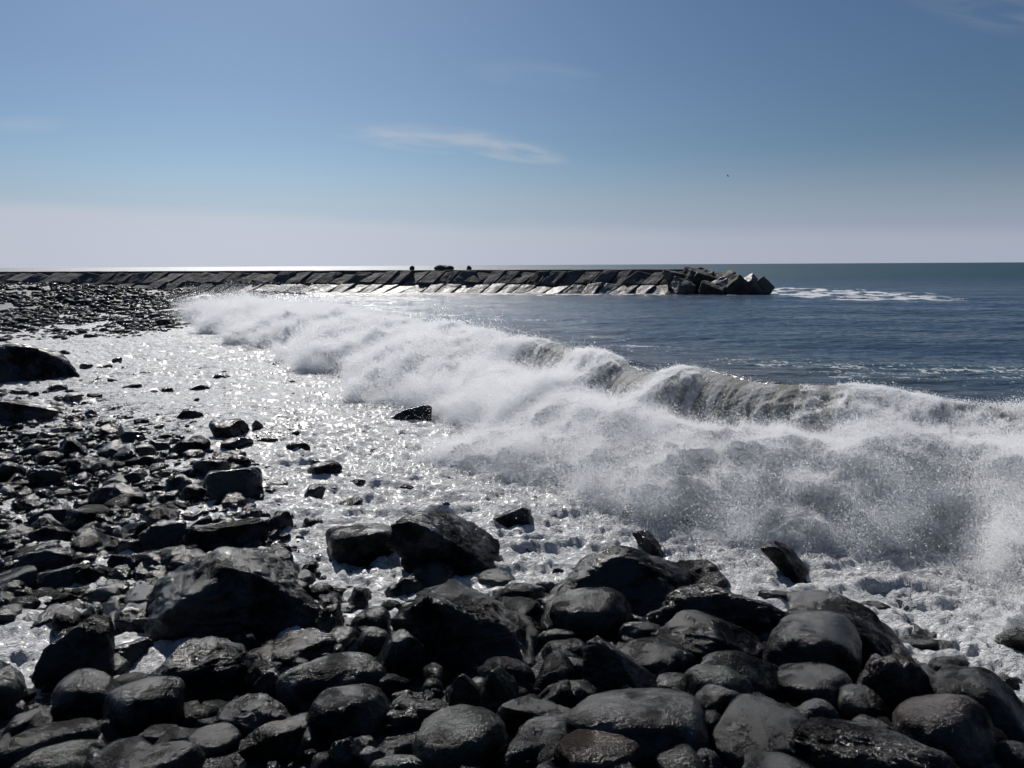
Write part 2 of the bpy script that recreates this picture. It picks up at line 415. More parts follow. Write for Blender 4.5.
# ------------------------------------------------------------------ sea
rr = [2.2]; 
while rr[-1] < 90: rr.append(rr[-1]*1.0046)
while rr[-1] < 20000: rr.append(rr[-1]*1.03)
rr = np.array(rr)
th = np.radians(np.linspace(-62, 52, 980))
RR, TH = np.meshgrid(rr, th, indexing='ij')
SX = RR*np.sin(TH); SY = RR*np.cos(TH)
near = RR < 90
sdist = np.full(SX.shape, -60.0, np.float32); spar = np.zeros(SX.shape, np.float32)
k = near.sum(1).max() and near[:,0]
sdist[k], spar[k] = near_curve(SX[k], SY[k])
dist_fade = 1 - sstep(60, 260, RR)
ground_here = ground_z(SX, SY)
# open water
sw = (.07*np.sin(SX*.22+SY*.55+1.5*fbm(SX*.05, SY*.05, 0, 2, 5)) + .10*fbm(SX*.35, SY*.9, 0, 4, 11) + .035*fbm(SX*1.6, SY*3.2, 0, 3, 21))*dist_fade
sw *= .35+.65*sstep(-2, -9, sdist)
# wave back and front
Hc = crest_h(spar)
bk = np.where(sdist < 0, np.exp(-(np.abs(sdist)/3.0)**1.35), 1 - sstep(0, .55, sdist))
endf = sstep(62, 40, RR)
SZ = sw + Hc*bk*endf*sstep(LEN+3, LEN-3, spar)
# wash in front of the wave
wsh = sstep(.4, 3.0, sdist)
rid = fbm(SX*1.0+.8*fbm(SX*.7, SY*.7, 0, 2, 31), SY*1.6, 0, 5, 33, .55)
chop = .20*(.3-np.abs(rid)*1.6) + .11*(.25-np.abs(fbm(SX*2.8, SY*4.2, 0, 4, 37))) + .05*fbm(SX*6, SY*9, 0, 3, 41)
chop *= (1 - .6*sstep(25, 50, RR))
calm = sstep(-2.5, -7, SX)*sstep(24, 12, SY)
chop *= 1-.72*calm
SZ += wsh*(chop + .22*np.exp(-((sdist-3.2)/1.2)**2)*0)
# foam amounts
P2 = [SX, SY]
foam = wsh*(.80 - .34*calm + .55*fbm(SX*.6, SY*.9, 0, 4, 51) + .9*(chop-.03))
farwash = sstep(26, 40, SY)*wsh
foam = foam - .15*farwash
# sea side
sea = 1-wsh
fstreak = fbm(SX*.30+2*fbm(SX*.15, SY*.15, 0, 2, 61), SY*.9+1.2*SX*.25, 0, 4, 63)
foam += sea*sstep(-2.4, -.2, sdist)*(.30+.5*fbm(SX*2.5, SY*2.5, 0, 3, 65))
def patch(cx, cy, rx, ry, amt, rot=0.0):
    dx = SX-cx; dy = SY-cy; c, s = math.cos(rot), math.sin(rot)
    q = ((dx*c+dy*s)/rx)**2 + ((-dx*s+dy*c)/ry)**2
    return amt*np.clip(1-q, 0, 1)*(.65+1.3*fstreak)
for (px, py, rx, ry, am, ro) in ((900,372,3.6,2.4,.25,.1),(1010,368,4,1.8,.2,.1),(360,308,9,7,.75,-.9),(420,298,10,6,.55,-.4),(330,300,8,8,.85,-.9),(640,345,3,1.8,.45,0),(510,318,6,2.5,.45,-.5)):
    c_ = at(px, py, 0); foam += sea*patch(c_[0], c_[1], rx, ry, am, ro)
# foam off the end of the breakwater and along it
c_ = at(830, 291, 0); q_ = ((SX-c_[0]+2.5)/9.5)**2+((SY-c_[1]+4)/22)**2; foam += sea*np.clip(1.3-q_, 0, 1)*np.clip(.55+2.6*fbm(SX*.55, SY*.45, 0, 4, 181), 0, 1)
AX = np.array([-.956, .292]); AN = np.array([-.292, -.956]); A0 = np.array([17.2, 78.0])
ta = (SX-A0[0])*AX[0] + (SY-A0[1])*AX[1]; na = (SX-A0[0])*AN[0] + (SY-A0[1])*AN[1]
foam += sea*np.clip(1-np.abs(na-2.0)/3.2, 0, 1)*(ta > -6)*(ta < 62)*(.55+.9*fstreak)
thr1 = 1-np.abs(fbm(SX*.45+1.5*fbm(SX*.2, SY*.2, 0, 2, 161), SY*1.1+SX*.12, 0, 3, 163))/.035
thr2 = 1-np.abs(fbm(SX*.8+1.0*fbm(SX*.4, SY*.4, 0, 2, 171), SY*1.9, 0, 3, 173))/.05
for (px, py, rx, ry, am) in ((940,374,6,3.2,.85),(760,364,4,1.8,.75),(640,352,5,2.2,.6)):
    c_ = at(px, py, 0); q_ = ((SX-c_[0])/rx)**2+((SY-c_[1])/ry)**2
    foam += sea*am*np.clip(1-q_, 0, 1)*np.clip(np.maximum(thr1, thr2*.8), 0, 1)
foam = np.clip(foam, 0, 1)
rough = .13 + .39*sstep(15, 250, RR)
rough = rough*(1-wsh) + .24*wsh
SZ = np.where(near | True, SZ, SZ) 
sea_me = mesh_np('sea', np.stack([SX, SY, SZ], -1).reshape(-1, 3), grid_faces(len(rr), len(th))[:, ::-1])
attr(sea_me, 'foam', foam); attr(sea_me, 'wash', wsh); attr(sea_me, 'rough', rough)
attr(sea_me, 'silt', np.clip(sstep(-15, -1.5, sdist+1.5*fbm(SX*.3, SY*.3, 0, 3, 69)*2), 0, 1)*(.55+.9*fbm(SX*.25, SY*.6, 0, 3, 66)))
tag(link('sea', sea_me, M['sea']), 'dark blue sea with white foam washing up the beach', kind='structure')

# ------------------------------------------------------------------ breaking wave
S_W = s_at_px(760)
def width(s):
    x, y = curve(s)
    return 3.0 + .5*np.sin(s*.9) + .3*np.sin(s*2.1+.6) + 1.3*sstep(S_W, 1.0, s) + 1.0*sstep(LEN-22, LEN-10, s)
S_LIP0, S_LIP1 = s_at_px(700), s_at_px(560)
S_R0, S_R1 = s_at_px(830), s_at_px(640)
def lipness(s):
    a = sstep(S_LIP0-.7, S_LIP0+.9, s)*sstep(S_LIP1+2.0, S_LIP1-.8, s)
    b = (.30+.6*sstep(S_R0-1.5, S_R0+1.2, s))*sstep(S_R1+.3, S_R1-.2, s)
    return np.maximum(a, b)*np.clip(.72+1.5*perlin(s*.75, 3.3, 8.1, 55), .12, 1)
# samples along the crest are spaced by their distance from the beach viewpoint
sf = np.linspace(0, LEN, 4000); xx, yy = curve(sf); den = 1/np.hypot(xx, yy-1); cum = np.concatenate([[0], np.cumsum(.5*(den[1:]+den[:-1])*np.diff(sf))])
NU, NV = 1500, 300
US = np.interp(np.linspace(0, cum[-1], NU), cum, sf)
q = np.linspace(0, 1, NV)
QP = [0, .08, .14, .22, .30, .42, .58, .75, .9, 1]
V_a = np.interp(q, QP, [-.9,-.3,0,.25,.5,.95,1.6,2.3,2.9,3.3]); Z_a = np.interp(q, QP, [.66,.95,1.03,1.0,.90,.78,.62,.38,.10,-.12])
V_b = np.interp(q, QP, [-.9,-.3,0,.28,.52,.60,1.1,2.1,2.9,3.3]); Z_b = np.interp(q, QP, [.66,.94,1.0,.94,.74,.44,.52,.38,.10,-.12])
kern = np.ones(15)/15
def smo(a): return np.convolve(np.pad(a, 7, mode='edge'), kern, 'valid')
V_a, Z_a, V_b, Z_b = map(smo, (V_a, Z_a, V_b, Z_b))
def wave_base(s, qi):
    """s (n), qi index array -> base position and frame"""
    L = lipness(s); x, y = curve(s); tx, ty = ctan(s); nx, ny = -ty, tx
    va = np.interp(qi, q, V_a); vb = np.interp(qi, q, V_b); za = np.interp(qi, q, Z_a); zb = np.interp(qi, q, Z_b)
    v = va*(1-L)+vb*L; z = (za*(1-L)+zb*L)*crest_h(s)
    v = np.where(v > 0, v*width(s)/3.0, v)
    return x+nx*v, y+ny*v, z, nx, ny, v, L
UU, QQ = np.meshgrid(US, q, indexing='ij')
WX, WY, WZ, NXn, NYn, VV, LL = wave_base(UU.ravel(), QQ.ravel())
def billow(x, y, z, seed):
    s = 0
    for lam, a in ((1.5,.40),(.8,.33),(.42,.22),(.22,.13),(.115,.075),(.06,.04)):
        n = perlin(x/lam, y/lam, z/lam, seed); seed += 1
        s = s + a*(.42-np.abs(n)*1.35)
    return s
wx_ = WX + .25*perlin(WX*1.1, WY*1.1, WZ*1.1, 71); wy_ = WY + .25*perlin(WX*1.1, WY*1.1, WZ*1.1, 72)
bl = billow(wx_, wy_, WZ*1.2, 80)
big = fbm(WX*.45, WY*.45, 3.3, 2, 91)
Qr = QQ.ravel()
liparea = LL*sstep(.46, .36, Qr)
amp = (.25*sstep(0, .2, Qr)+.75*sstep(.12, .42, Qr))*(1-.93*liparea)*(.75+1.1*np.clip(big+.2, 0, 1))
amp *= 1-.35*sstep(.9, 1, Qr)
elev = sstep(0, .5, WZ)
D = bl*amp
up = .62; out = .78
X2 = WX + NXn*D*out; Y2 = WY + NYn*D*out; Z2 = WZ + D*up + big*.30*sstep(.2, .45, Qr)*sstep(1, .8, Qr)*(1-liparea)
# falling streaks in the lip
lip_str = fbm(UU.ravel()*6, Qr*3, 0, 3, 95)
X2 += NXn*lip_str*.07*liparea; Y2 += NYn*lip_str*.07*liparea
wave_me = mesh_np('breaking_wave', np.stack([X2, Y2, Z2], 1), grid_faces(NU, NV))
attr(wave_me, 'glass', np.maximum(liparea*sstep(.10, .16, Qr), .85*sstep(.25, .05, Qr)))
attr(wave_me, 'streak', .5+1.2*lip_str)
tag(link('breaking_wave', wave_me, M['wave']), 'white foaming wave breaking along the stony shore', kind='structure')

# ------------------------------------------------------------------ spray droplets
def endb_(s): return sstep(LEN-16, LEN-4, s)
def spray(n, seed):
    g = np.random.default_rng(seed)
    s = np.interp(g.random(n)*cum[-1], cum, sf)
    qi = .10+.90*g.random(n)**.75
    x, y, z, nx, ny, v, L = wave_base(s, qi)
    plume = fbm(s*.55, v*.55, 1.7, 3, 101)*1.6                 # -..+
    pl = np.clip(plume+.35, 0, 1.3)
    bg_ = fbm(x*.45, y*.45, 3.3, 2, 91)
    z = z + bg_*.30*sstep(.2, .45, qi)
    n3 = perlin(x*2.2, y*2.2, z*2.2, 104)
    hgt = (.05+.34*pl*pl)*g.exponential(1.0, n)*(1-.85*L*sstep(.45, .3, qi))
    hgt *= .2+.8*sstep(.12, .45, qi)+.5*endb_(s)
    o = g.random(n)
    endb = sstep(LEN-16, LEN-4, s)
    up_ = hgt*(.35+.6*o)*(1+.9*endb); ou = hgt*(1.0-.6*o)*(.4+1.4*sstep(.5, .95, qi))
    x = x+nx*ou+g.normal(0, .03, n); y = y+ny*ou+g.normal(0, .03, n); z = z+up_+g.normal(0, .03, n)
    d3 = fbm(x*1.7, y*1.7, z*1.7, 3, 110)+.6*perlin(x*6, y*6, z*6, 115)*.5
    keep = (g.random(n) < np.clip(.50+2.6*d3, .03, 1)) & (z > -.05) & ((L < .4) | (qi > .46) | (g.random(n) < .12))
    x, y, z, s = x[keep], y[keep], z[keep], s[keep]
    d = np.hypot(x, y)
    rad = (.0016+.0014*g.random(len(x))**2 + .004*(g.random(len(x)) > .985)) * np.clip(d/8, .9, 3.4)
    return np.stack([x, y, z], 1), rad
def bursts(nb, per, seed):
    g = np.random.default_rng(seed); PS = []; RS = []
    for b in range(nb):
        s = float(np.interp(g.random()**.85*cum[-1], cum, sf)); qi = g.uniform(.40, .97)
        x, y, z, nx, ny, v, L = [float(a[0]) for a in wave_base(np.array([s]), np.array([qi]))]
        e = float(endb_(s)); R_ = g.uniform(.35, .8)*(1+1.0*e)
        nj = 90; out_ = g.uniform(.5, 1.0); up_ = g.uniform(.35, 1.0)+.5*e
        D = g.normal(size=(nj, 3)); D /= np.linalg.norm(D, axis=1)[:, None]
        D = D*.8 + np.array([nx*out_, ny*out_, up_]); D[:,2] = np.abs(D[:,2])*.8
        Ls = R_*g.uniform(.5, 1.15, nj)
        j = g.integers(0, nj, per); r_ = g.random(per)**.65*Ls[j]
        P_ = np.array([x, y, z*.8]) + D[j]*r_[:, None] + g.normal(size=(per, 3))*(.03+.10*r_[:, None])
        P_[:,2] -= .35*r_**2
        P_ = P_[P_[:,2] > -.02]; PS.append(P_); d = math.hypot(x, y)
        RS.append((.0016+.0014*g.random(len(P_))**2+.004*(g.random(len(P_)) > .98))*min(3.4, max(.9, d/8)))
    return np.vstack(PS), np.concatenate(RS)
SP, SR = spray(3000000, 5)
B1, B2 = bursts(190, 13000, 8)
gk = np.random.default_rng(12)
wsel = (Qr > .12)*(liparea < .3)*(Qr < .97)*np.clip(.35+1.2*np.nan_to_num(bl), .05, 1)
ki = gk.choice(len(Qr), 1100000, p=wsel/wsel.sum())
kd = np.abs(gk.normal(0, .055, len(ki)))*(.2+.8*sstep(.15, .4, Qr[ki]))*(.5+np.hypot(X2[ki], Y2[ki])/14)
B3 = np.stack([X2[ki]+NXn[ki]*kd*.7+gk.normal(0, .02, len(ki)), Y2[ki]+NYn[ki]*kd*.7+gk.normal(0, .02, len(ki)), Z2[ki]+kd*.8], 1)
B4 = (.0015+.0014*gk.random(len(ki))**2)*np.clip(np.hypot(B3[:,0], B3[:,1])/8, .9, 3.4)
# torn ropes and clots of water among the mist
gc = np.random.default_rng(44)
wf = np.clip(.10+2.2*np.nan_to_num(bl), .0, 1)**1.5*(Qr > .14)*(Qr < .985)*(liparea < .75)
ci = gc.choice(len(Qr), 2400000, p=wf/wf.sum())
hh_ = gc.exponential(.07, len(ci))*(.6+np.hypot(X2[ci], Y2[ci])/18)*(.15+.85*sstep(.15, .45, Qr[ci]))
CX = X2[ci]+NXn[ci]*hh_; CY = Y2[ci]+NYn[ci]*hh_; CZ = Z2[ci]+hh_*.9
fil = np.abs(perlin(CX*3.2, CY*3.2, CZ*3.2, 201)+.35*perlin(CX*8, CY*8, CZ*8, 202))
ck = gc.random(len(ci)) < np.clip(1.15-fil/.13, .02, 1)
B5 = np.stack([CX, CY, CZ], 1)[ck]
B6 = (.0018+.0022*gc.random(len(B5))**3)*np.clip(np.hypot(B5[:,0], B5[:,1])/9, .85, 2.6)
SP = np.vstack([SP, B1, B3, B5]); SR = np.concatenate([SR, B2, B4, B6])
kk = (SP[:,1] > 5.6) & (SP[:,2] < crest_h(0)+1.0); SP = SP[kk]; SR = SR[kk]
pm = mesh_np('sea_spray', SP, np.zeros((0, 3), np.int32)); attr(pm, 'rad', SR)
so = link('sea_spray', pm, M['spray'])
ng = bpy.data.node_groups.new('droplets', 'GeometryNodeTree')
ng.interface.new_socket('Geometry', in_out='INPUT', socket_type='NodeSocketGeometry'); ng.interface.new_socket('Geometry', in_out='OUTPUT', socket_type='NodeSocketGeometry')
gi = ng.nodes.new('NodeGroupInput'); go = ng.nodes.new('NodeGroupOutput'); mpn = ng.nodes.new('GeometryNodeMeshToPoints'); na_ = ng.nodes.new('GeometryNodeInputNamedAttribute'); sm_ = ng.nodes.new('GeometryNodeSetMaterial')
na_.data_type = 'FLOAT'; na_.inputs['Name'].default_value = 'rad'; sm_.inputs['Material'].default_value = M['spray']
ng.links.new(gi.outputs[0], mpn.inputs['Mesh']); ng.links.new(na_.outputs[0], mpn.inputs['Radius']); ng.links.new(mpn.outputs[0], sm_.inputs[0]); ng.links.new(sm_.outputs[0], go.inputs[0])
md = so.modifiers.new('droplets', 'NODES'); md.node_group = ng
tag(so, 'white spray thrown up in front of the breaking wave', kind='stuff')

# ------------------------------------------------------------------ rocks
_ico = {}
def ico(sub):
    if sub not in _ico:
        bm = bmesh.new(); bmesh.ops.create_icosphere(bm, subdivisions=sub, radius=1)
        _ico[sub] = (np.array([v.co[:] for v in bm.verts]), np.array([[v.index for v in f.verts] for f in bm.faces])); bm.free()
    return _ico[sub]
def rock_shape(kind, seed, sub, sil=None):
    g = np.random.default_rng(seed); U, Fc = ico(sub)
    if sil is None:
        n = {'R': 7, 'A': 13, 'L': 9, 'F': 11}[kind]; p = {'R': 7, 'A': 26, 'L': 14, 'F': 20}[kind]
        N = g.normal(size=(n, 3)); N /= np.linalg.norm(N, axis=1)[:, None]
        d = g.uniform(*{'R': (.72, .98), 'A': (.5, .85), 'L': (.6, .9), 'F': (.5, .85)}[kind], n)
        N = np.vstack([N, [[g.normal()*.15, g.normal()*.15, 1], [0, 0, -1]]]); N[-2] /= np.linalg.norm(N[-2])
        d = np.append(d, [{'F': .45}.get(kind, .8), .7])
    else:
        Pg = np.array(sil, float); N = []; d = []; p = 24
        cen = Pg.mean(0); Pg = Pg-cen
        for i in range(len(Pg)):
            a, b = Pg[i], Pg[(i+1) % len(Pg)]; e = b-a; nn = np.array([e[1], -e[0]]); nn /= np.linalg.norm(nn); p = 8 if kind == 'R' else 24
            dd = nn@a
            if dd < 0: nn = -nn; dd = -dd
            t_ = g.uniform(.05, .45)*(1 if nn[1] > 0 else 0)*g.choice([-1, .6])
            v = np.array([nn[0], -t_, nn[1]]); l_ = np.linalg.norm(v); N.append(v/l_); d.append(dd/l_)
        for s_ in (-1, 1):
            for k_ in range(2):
                v = np.array([g.normal()*.35, s_, g.uniform(-.1, .55)]); v /= np.linalg.norm(v); N.append(v); d.append(g.uniform(.65, .9))
        N = np.array(N); d = np.array(d)
    dt = np.maximum(U@N.T, 1e-4)
    r = ((dt/d)**p).sum(1) + (1/1.05 if sil is None else 1/2.2)**p
    r = r**(-1/p)
    V = U*r[:, None]
    o = g.uniform(0, 50, 3); W = V+o
    sc_ = 1.0
    def nn(f, s_): return perlin(W[:,0]*f, W[:,1]*f, W[:,2]*f, s_)
    if kind == 'R': disp = .10*nn(1.3, 1)+.035*nn(3.5, 2)+.012*nn(9, 3)+.005*nn(22, 4)
    elif kind == 'L': disp = .16*nn(1.6, 1)+.09*nn(3.8, 2)-.06*np.abs(nn(8, 3))+.03*nn(17, 4)+.015*nn(35, 5)
    else: disp = .06*nn(1.8, 1)+.05*nn(4.5, 2)+.025*nn(10, 3)+.012*nn(24, 4)
    if kind in 'AF': disp -= .035*np.clip(.12-np.abs(nn(2.6, 8)), 0, 1)/.12    # cracks
    V = V*(1+disp)[:, None]
    if sil is None:
        a = g.uniform(0, 2*math.pi) if kind != 'F' else g.uniform(-.5, .5)
        ca, sa = math.cos(a), math.sin(a); V = V@np.array([[ca, -sa, 0], [sa, ca, 0], [0, 0, 1]])
        tl = g.normal(0, .12 if kind != 'F' else .06); c_, s_ = math.cos(tl), math.sin(tl); V = V@np.array([[c_, 0, -s_], [0, 1, 0], [s_, 0, c_]])
    lo_, hi_ = V.min(0), V.max(0)
    V = (V-(lo_+hi_)/2)/((hi_-lo_)/2)
    return V, Fc
def place_px(x0, y0, x1, y1, bury=.3, depth=.85, zmin=-.04):
    """find the rock of that outline that rests on the ground: centre, half sizes, view azimuth"""
    cx, cy = (x0+x1)/2, (y0+y1)/2; d = ray(cx, cy)
    best = None
    for t in np.linspace(2.0, 130, 6000):
        P = CAM+d*t; dep = (P-CAM)@Fv; a = (x1-x0)*dep/F_PX/2; hh = (y1-y0)*dep/F_PX/2
        b = a*depth; phi = math.asin(-d[2])
        c2 = (hh**2 - (b*math.sin(phi))**2)
        c_ = math.sqrt(max(c2, 0))/math.cos(phi); 
        if c_ < .45*a:
            c_ = .45*a; b = math.sqrt(max(hh**2-(c_*math.cos(phi))**2, (.4*a)**2 * math.sin(phi)**2))/math.sin(phi)
            b = min(b, a*1.4)
        g_ = max(ground_z(P[0], P[1]), zmin)
        if P[2] - c_*(1-bury) <= g_: return P, a, b, c_, math.atan2(-d[0], d[1])
    return P, a, b, c_, math.atan2(-d[0], d[1])

ROCKS = []
def rk(x0, y0, x1, y1, kind, label, mat='basalt', sil=None, name='boulder', group=None, **kw):
    ROCKS.append((x0, y0, x1, y1, kind, label, mat, sil, name, group, kw))
PILE = 'boulders of the foreground pile'
# --- foreground left
rk(151,546,316,645,'A','large dark angular boulder with a pointed top standing left of centre in the wet stones','basalt',[(-1,-.2),(-.75,.35),(-.1,1),(.35,.75),(.8,.15),(1,-.6),(.8,-1),(-.9,-1)])
rk(37,624,113,693,'A','dark angular boulder near the left edge leaning over smaller stones',sil=[(-1,-.5),(-.6,.5),(.3,1),(.95,.75),(1,-.2),(.6,-1),(-.7,-1)],group=PILE)
rk(57,671,125,727,'R','rounded dark boulder between two larger ones on the lower left',group=PILE)
rk(107,680,184,743,'R','smooth egg shaped boulder with a grey lit top on the lower left','basalt',group=PILE)
rk(148,641,254,710,'L','broad rough boulder just below the large pointed dark boulder','basalt',group=PILE)
rk(242,645,286,668,'R','small flat rounded boulder right of the broad rough boulder, left of the sparkling one',group=PILE)
rk(272,633,337,668,'L','brown sparkling boulder right of the broad rough boulder on the left','brown',group=PILE)
rk(278,658,388,708,'R','wide low boulder with a pale grey speckled top left of the pitted lava boulder','pale',group=PILE)
rk(305,685,392,747,'R','dark oval boulder tucked under the wide pale topped boulder',group=PILE)
rk(245,663,288,700,'L','small lumpy dark boulder between the broad rough boulder and the pale topped one',group=PILE)
rk(240,718,328,762,'F','flat faced boulder with a shiny tan top near the bottom left','brown',[(-1,.1),(-.45,.95),(.5,.9),(1,.35),(.8,-1),(-.8,-1)],group=PILE)
rk(214,696,292,738,'A','shiny wet angular boulder directly behind the tan flat faced one',group=PILE)
rk(190,725,243,756,'R','small rounded boulder left of the shiny tan flat faced boulder',group=PILE)
rk(196,701,236,724,'R','small dark rounded boulder above the bluish glossy slab at lower left',group=PILE)
rk(128,727,189,754,'A','bluish grey glossy slab of rock at the bottom left','pale',group=PILE)
rk(-14,731,96,777,'R','long low rounded boulder in the bottom left corner, behind the greenish smooth one','green',group=PILE)
rk(13,746,106,790,'R','greenish smooth boulder cut by the bottom edge at far left','green',group=PILE)
rk(100,748,203,795,'R','smooth grey boulder cut by the bottom edge below the bluish slab',group=PILE)
rk(4,711,58,737,'R','light grey flat boulder near the left edge at lower left','pale',group=PILE)
rk(-20,675,19,722,'R','greenish boulder cut by the left edge above the light grey flat one','green',group=PILE)
rk(77,725,112,746,'R','small flat pale rock between the light grey boulder and the bluish slab','pale',group=PILE)
rk(64,700,92,729,'R','small dark upright rock in front of the egg shaped boulder','basalt',group=PILE)
rk(112,674,149,694,'R','small flat rock lying on top between the egg shaped and the broad rough boulder','pale',group=PILE)
rk(108,640,154,674,'A','angular shiny rock between the leaning boulder and the broad rough one',group=PILE)
rk(-4,606,26,630,'R','round dark rock at the left edge above the leaning angular boulder')
rk(24,568,92,598,'F','long flat topped grey slab lying among wet stones at far left','pale',[(-1,-.3),(-.3,.9),(.6,1),(1,.5),(.9,-1),(-.9,-1)])
rk(47,549,78,571,'A','dark wedge shaped rock just above the flat grey slab at far left')
rk(141,520,186,556,'F','flat topped block of rock left of the long low slab in shallow water',sil=[(-1,.4),(-.2,.9),(1,.7),(.85,-.7),(.5,-1),(-.8,-.9)])
rk(188,525,268,552,'F','long low dark slab in shallow water behind the large pointed boulder',sil=[(-1,.2),(-.8,.8),(.8,1),(1,.3),(.8,-1),(-.9,-1)])
rk(264,511,293,538,'A','round backed rock at the right end of the long low slab')
rk(117,538,142,561,'A','small dark triangular rock above left of the large pointed boulder')
rk(291,572,317,597,'R','small rounded rock right of the large pointed boulder in foam')
rk(312,606,346,641,'L','rough rock at the water edge above the pale topped boulder')
rk(110,611,156,636,'A','low angular rock at the left foot of the large pointed boulder')
rk(134,594,156,610,'A','small black rock in bright water left of the large pointed boulder')
rk(87,590,112,610,'A','small dark rock in bright water right below the flat grey slab')
rk(-6,582,36,614,'L','rough dark rock at the left edge below the flat grey slab')
rk(326,522,397,567,'R','dark box shaped rounded boulder in the foam left of the tall pointed boulder',sil=[(-1,.2),(-.9,.75),(-.5,.95),(.75,.95),(1,.6),(.95,-.4),(.6,-1),(-.8,-1)])
rk(392,504,501,576,'A','tall pointed boulder with a striped pale left face in the foam at centre','basalt',[(-1,.1),(-.92,.85),(-.4,1),(.05,.65),(.75,-.1),(1,-.55),(.85,-1),(-.7,-1)])
rk(411,561,455,594,'R','round rock at the left foot of the tall pointed boulder',group=PILE)
rk(383,575,428,607,'L','lumpy dark rock left of the pitted lava boulder top',group=PILE)
rk(477,570,516,593,'R','small dark boulder at the right foot of the tall pointed boulder',group=PILE)
rk(345,588,380,613,'A','small triangular rock in foam left of the lumpy dark one',sil=[(-1,-.8),(-.3,1),(.1,.9),(1,-.6),(.8,-1)])
rk(380,601,403,622,'R','small rock wedged left of the pitted lava boulder',group=PILE)
rk(350,608,391,640,'R','dark rounded rock at the foam edge left of the pitted lava boulder',group=PILE)
rk(390,584,543,678,'L','large pitted lava boulder in the centre of the pile','lava',[(-1,-.1),(-.75,.7),(-.35,1),(.2,.8),(.75,.2),(1,-.3),(.8,-1),(-.6,-1)],group=PILE)
rk(500,582,546,605,'R','smooth low rock behind the right shoulder of the pitted lava boulder',group=PILE)
rk(496,600,546,634,'R','dark rounded rock right beside the pitted lava boulder',group=PILE)
rk(547,543,692,622,'A','big black angular boulder at the foam edge right of centre','basalt',[(-1,-.6),(-.75,.1),(-.3,.8),(.1,1),(.6,.5),(1,0),(.9,-1),(-.9,-1)],group=PILE)
rk(550,588,632,641,'R','egg shaped speckled boulder in front of the big black angular one','basalt',group=PILE)
rk(541,638,588,669,'R','dark oval rock below the egg shaped speckled boulder',group=PILE)
rk(536,630,577,647,'R','low flat rock between the pitted lava boulder and the egg shaped one',group=PILE)
rk(616,625,675,647,'R','low smooth rock right below the egg shaped speckled boulder',group=PILE)
rk(582,633,660,700,'A','tall rough edged boulder standing above the big smooth oval one','basalt',[(-1,.5),(-.6,1),(-.1,.85),(.3,.2),(1,-.4),(.9,-1),(-.95,-1)],group=PILE)
rk(616,638,692,680,'R','dark smooth boulder behind the big smooth oval boulder',group=PILE)
rk(568,685,708,764,'R','big smooth oval boulder at the bottom centre right','pale',group=PILE)
rk(553,728,644,782,'R','brownish boulder cut by the bottom edge under the big smooth oval one','brown',group=PILE)
rk(512,716,573,753,'R','medium smooth boulder left of the big smooth oval one','pale',group=PILE)
rk(525,747,562,772,'R','small boulder at the bottom edge left of the brownish one',group=PILE)
rk(413,712,509,780,'R','greenish boulder with a shiny rough patch cut by the bottom edge','green',group=PILE)
rk(493,700,574,731,'F','flat dark slab between the greenish boulder and the big smooth oval one',group=PILE)
rk(535,683,590,709,'A','pale shiny wet rock left of the tall rough edged boulder','pale',group=PILE)
rk(472,663,524,717,'A','ridged greenish rock right below the pitted lava boulder','green',[(-1,-1),(-.6,.5),(-.1,1),(.4,.4),(1,-.6),(.8,-1)],group=PILE)
rk(446,670,492,717,'A','ridged greenish rock left of its twin below the lava boulder','green',[(-1,-1),(-.8,.4),(-.2,1),(.5,.2),(1,-.9)],group=PILE)
rk(374,630,426,682,'A','pointed boulder with a light top edge left below the pitted lava boulder','basalt',[(-1,-.5),(-.3,.8),(.3,1),(1,.3),(.9,-1),(-.8,-1)],group=PILE)
rk(357,628,392,662,'R','dark round rock left of the pointed light edged boulder',group=PILE)
rk(389,697,422,717,'R','small pale cobble above the bottom greenish boulder','pale',name='cobble',group='cobbles between the boulders')
rk(386,710,415,734,'L','small rough cobble left of the bottom greenish boulder',name='cobble',group='cobbles between the boulders')
rk(414,706,436,728,'A','small angular cobble touching the top of the bottom greenish boulder','pale',name='cobble',group='cobbles between the boulders')
rk(422,679,444,698,'R','small round cobble directly under the left side of the lava boulder','pale',name='cobble',group='cobbles between the boulders')
rk(366,757,440,788,'R','smooth greenish boulder at the bottom edge left of the one with the shiny patch','green',group=PILE)
rk(329,737,366,772,'A','angular grey rock at the bottom edge below the dark oval boulder',group=PILE)
rk(358,748,386,770,'A','small angular grey cobble at the bottom edge, right of a larger angular rock','pale',name='cobble',group='cobbles between the boulders')
rk(394,741,414,760,'R','small round cobble at the bottom, left of the patchy greenish boulder',name='cobble',group='cobbles between the boulders')
rk(493,504,533,531,'A','dark flat topped rock alone in the foam right of the tall pointed boulder','basalt',[(-1,.0),(.5,1),(.9,.7),(1,-.6),(.6,-1),(-.3,-.4)])
rk(632,532,664,557,'A','dark leaning rock in foam just above the big black angular boulder',sil=[(-1,.8),(-.6,1),(.3,.5),(1,-.6),(.8,-1),(-.2,-.6)])
rk(622,504,648,528,'A','small foam washed rock farther up from the big black angular boulder')
rk(541,595,563,612,'R','small rock wedged left of the egg shaped speckled boulder',group=PILE)
rk(655,673,692,694,'R','small rock between the tall rough edged boulder and the right pile',group=PILE)
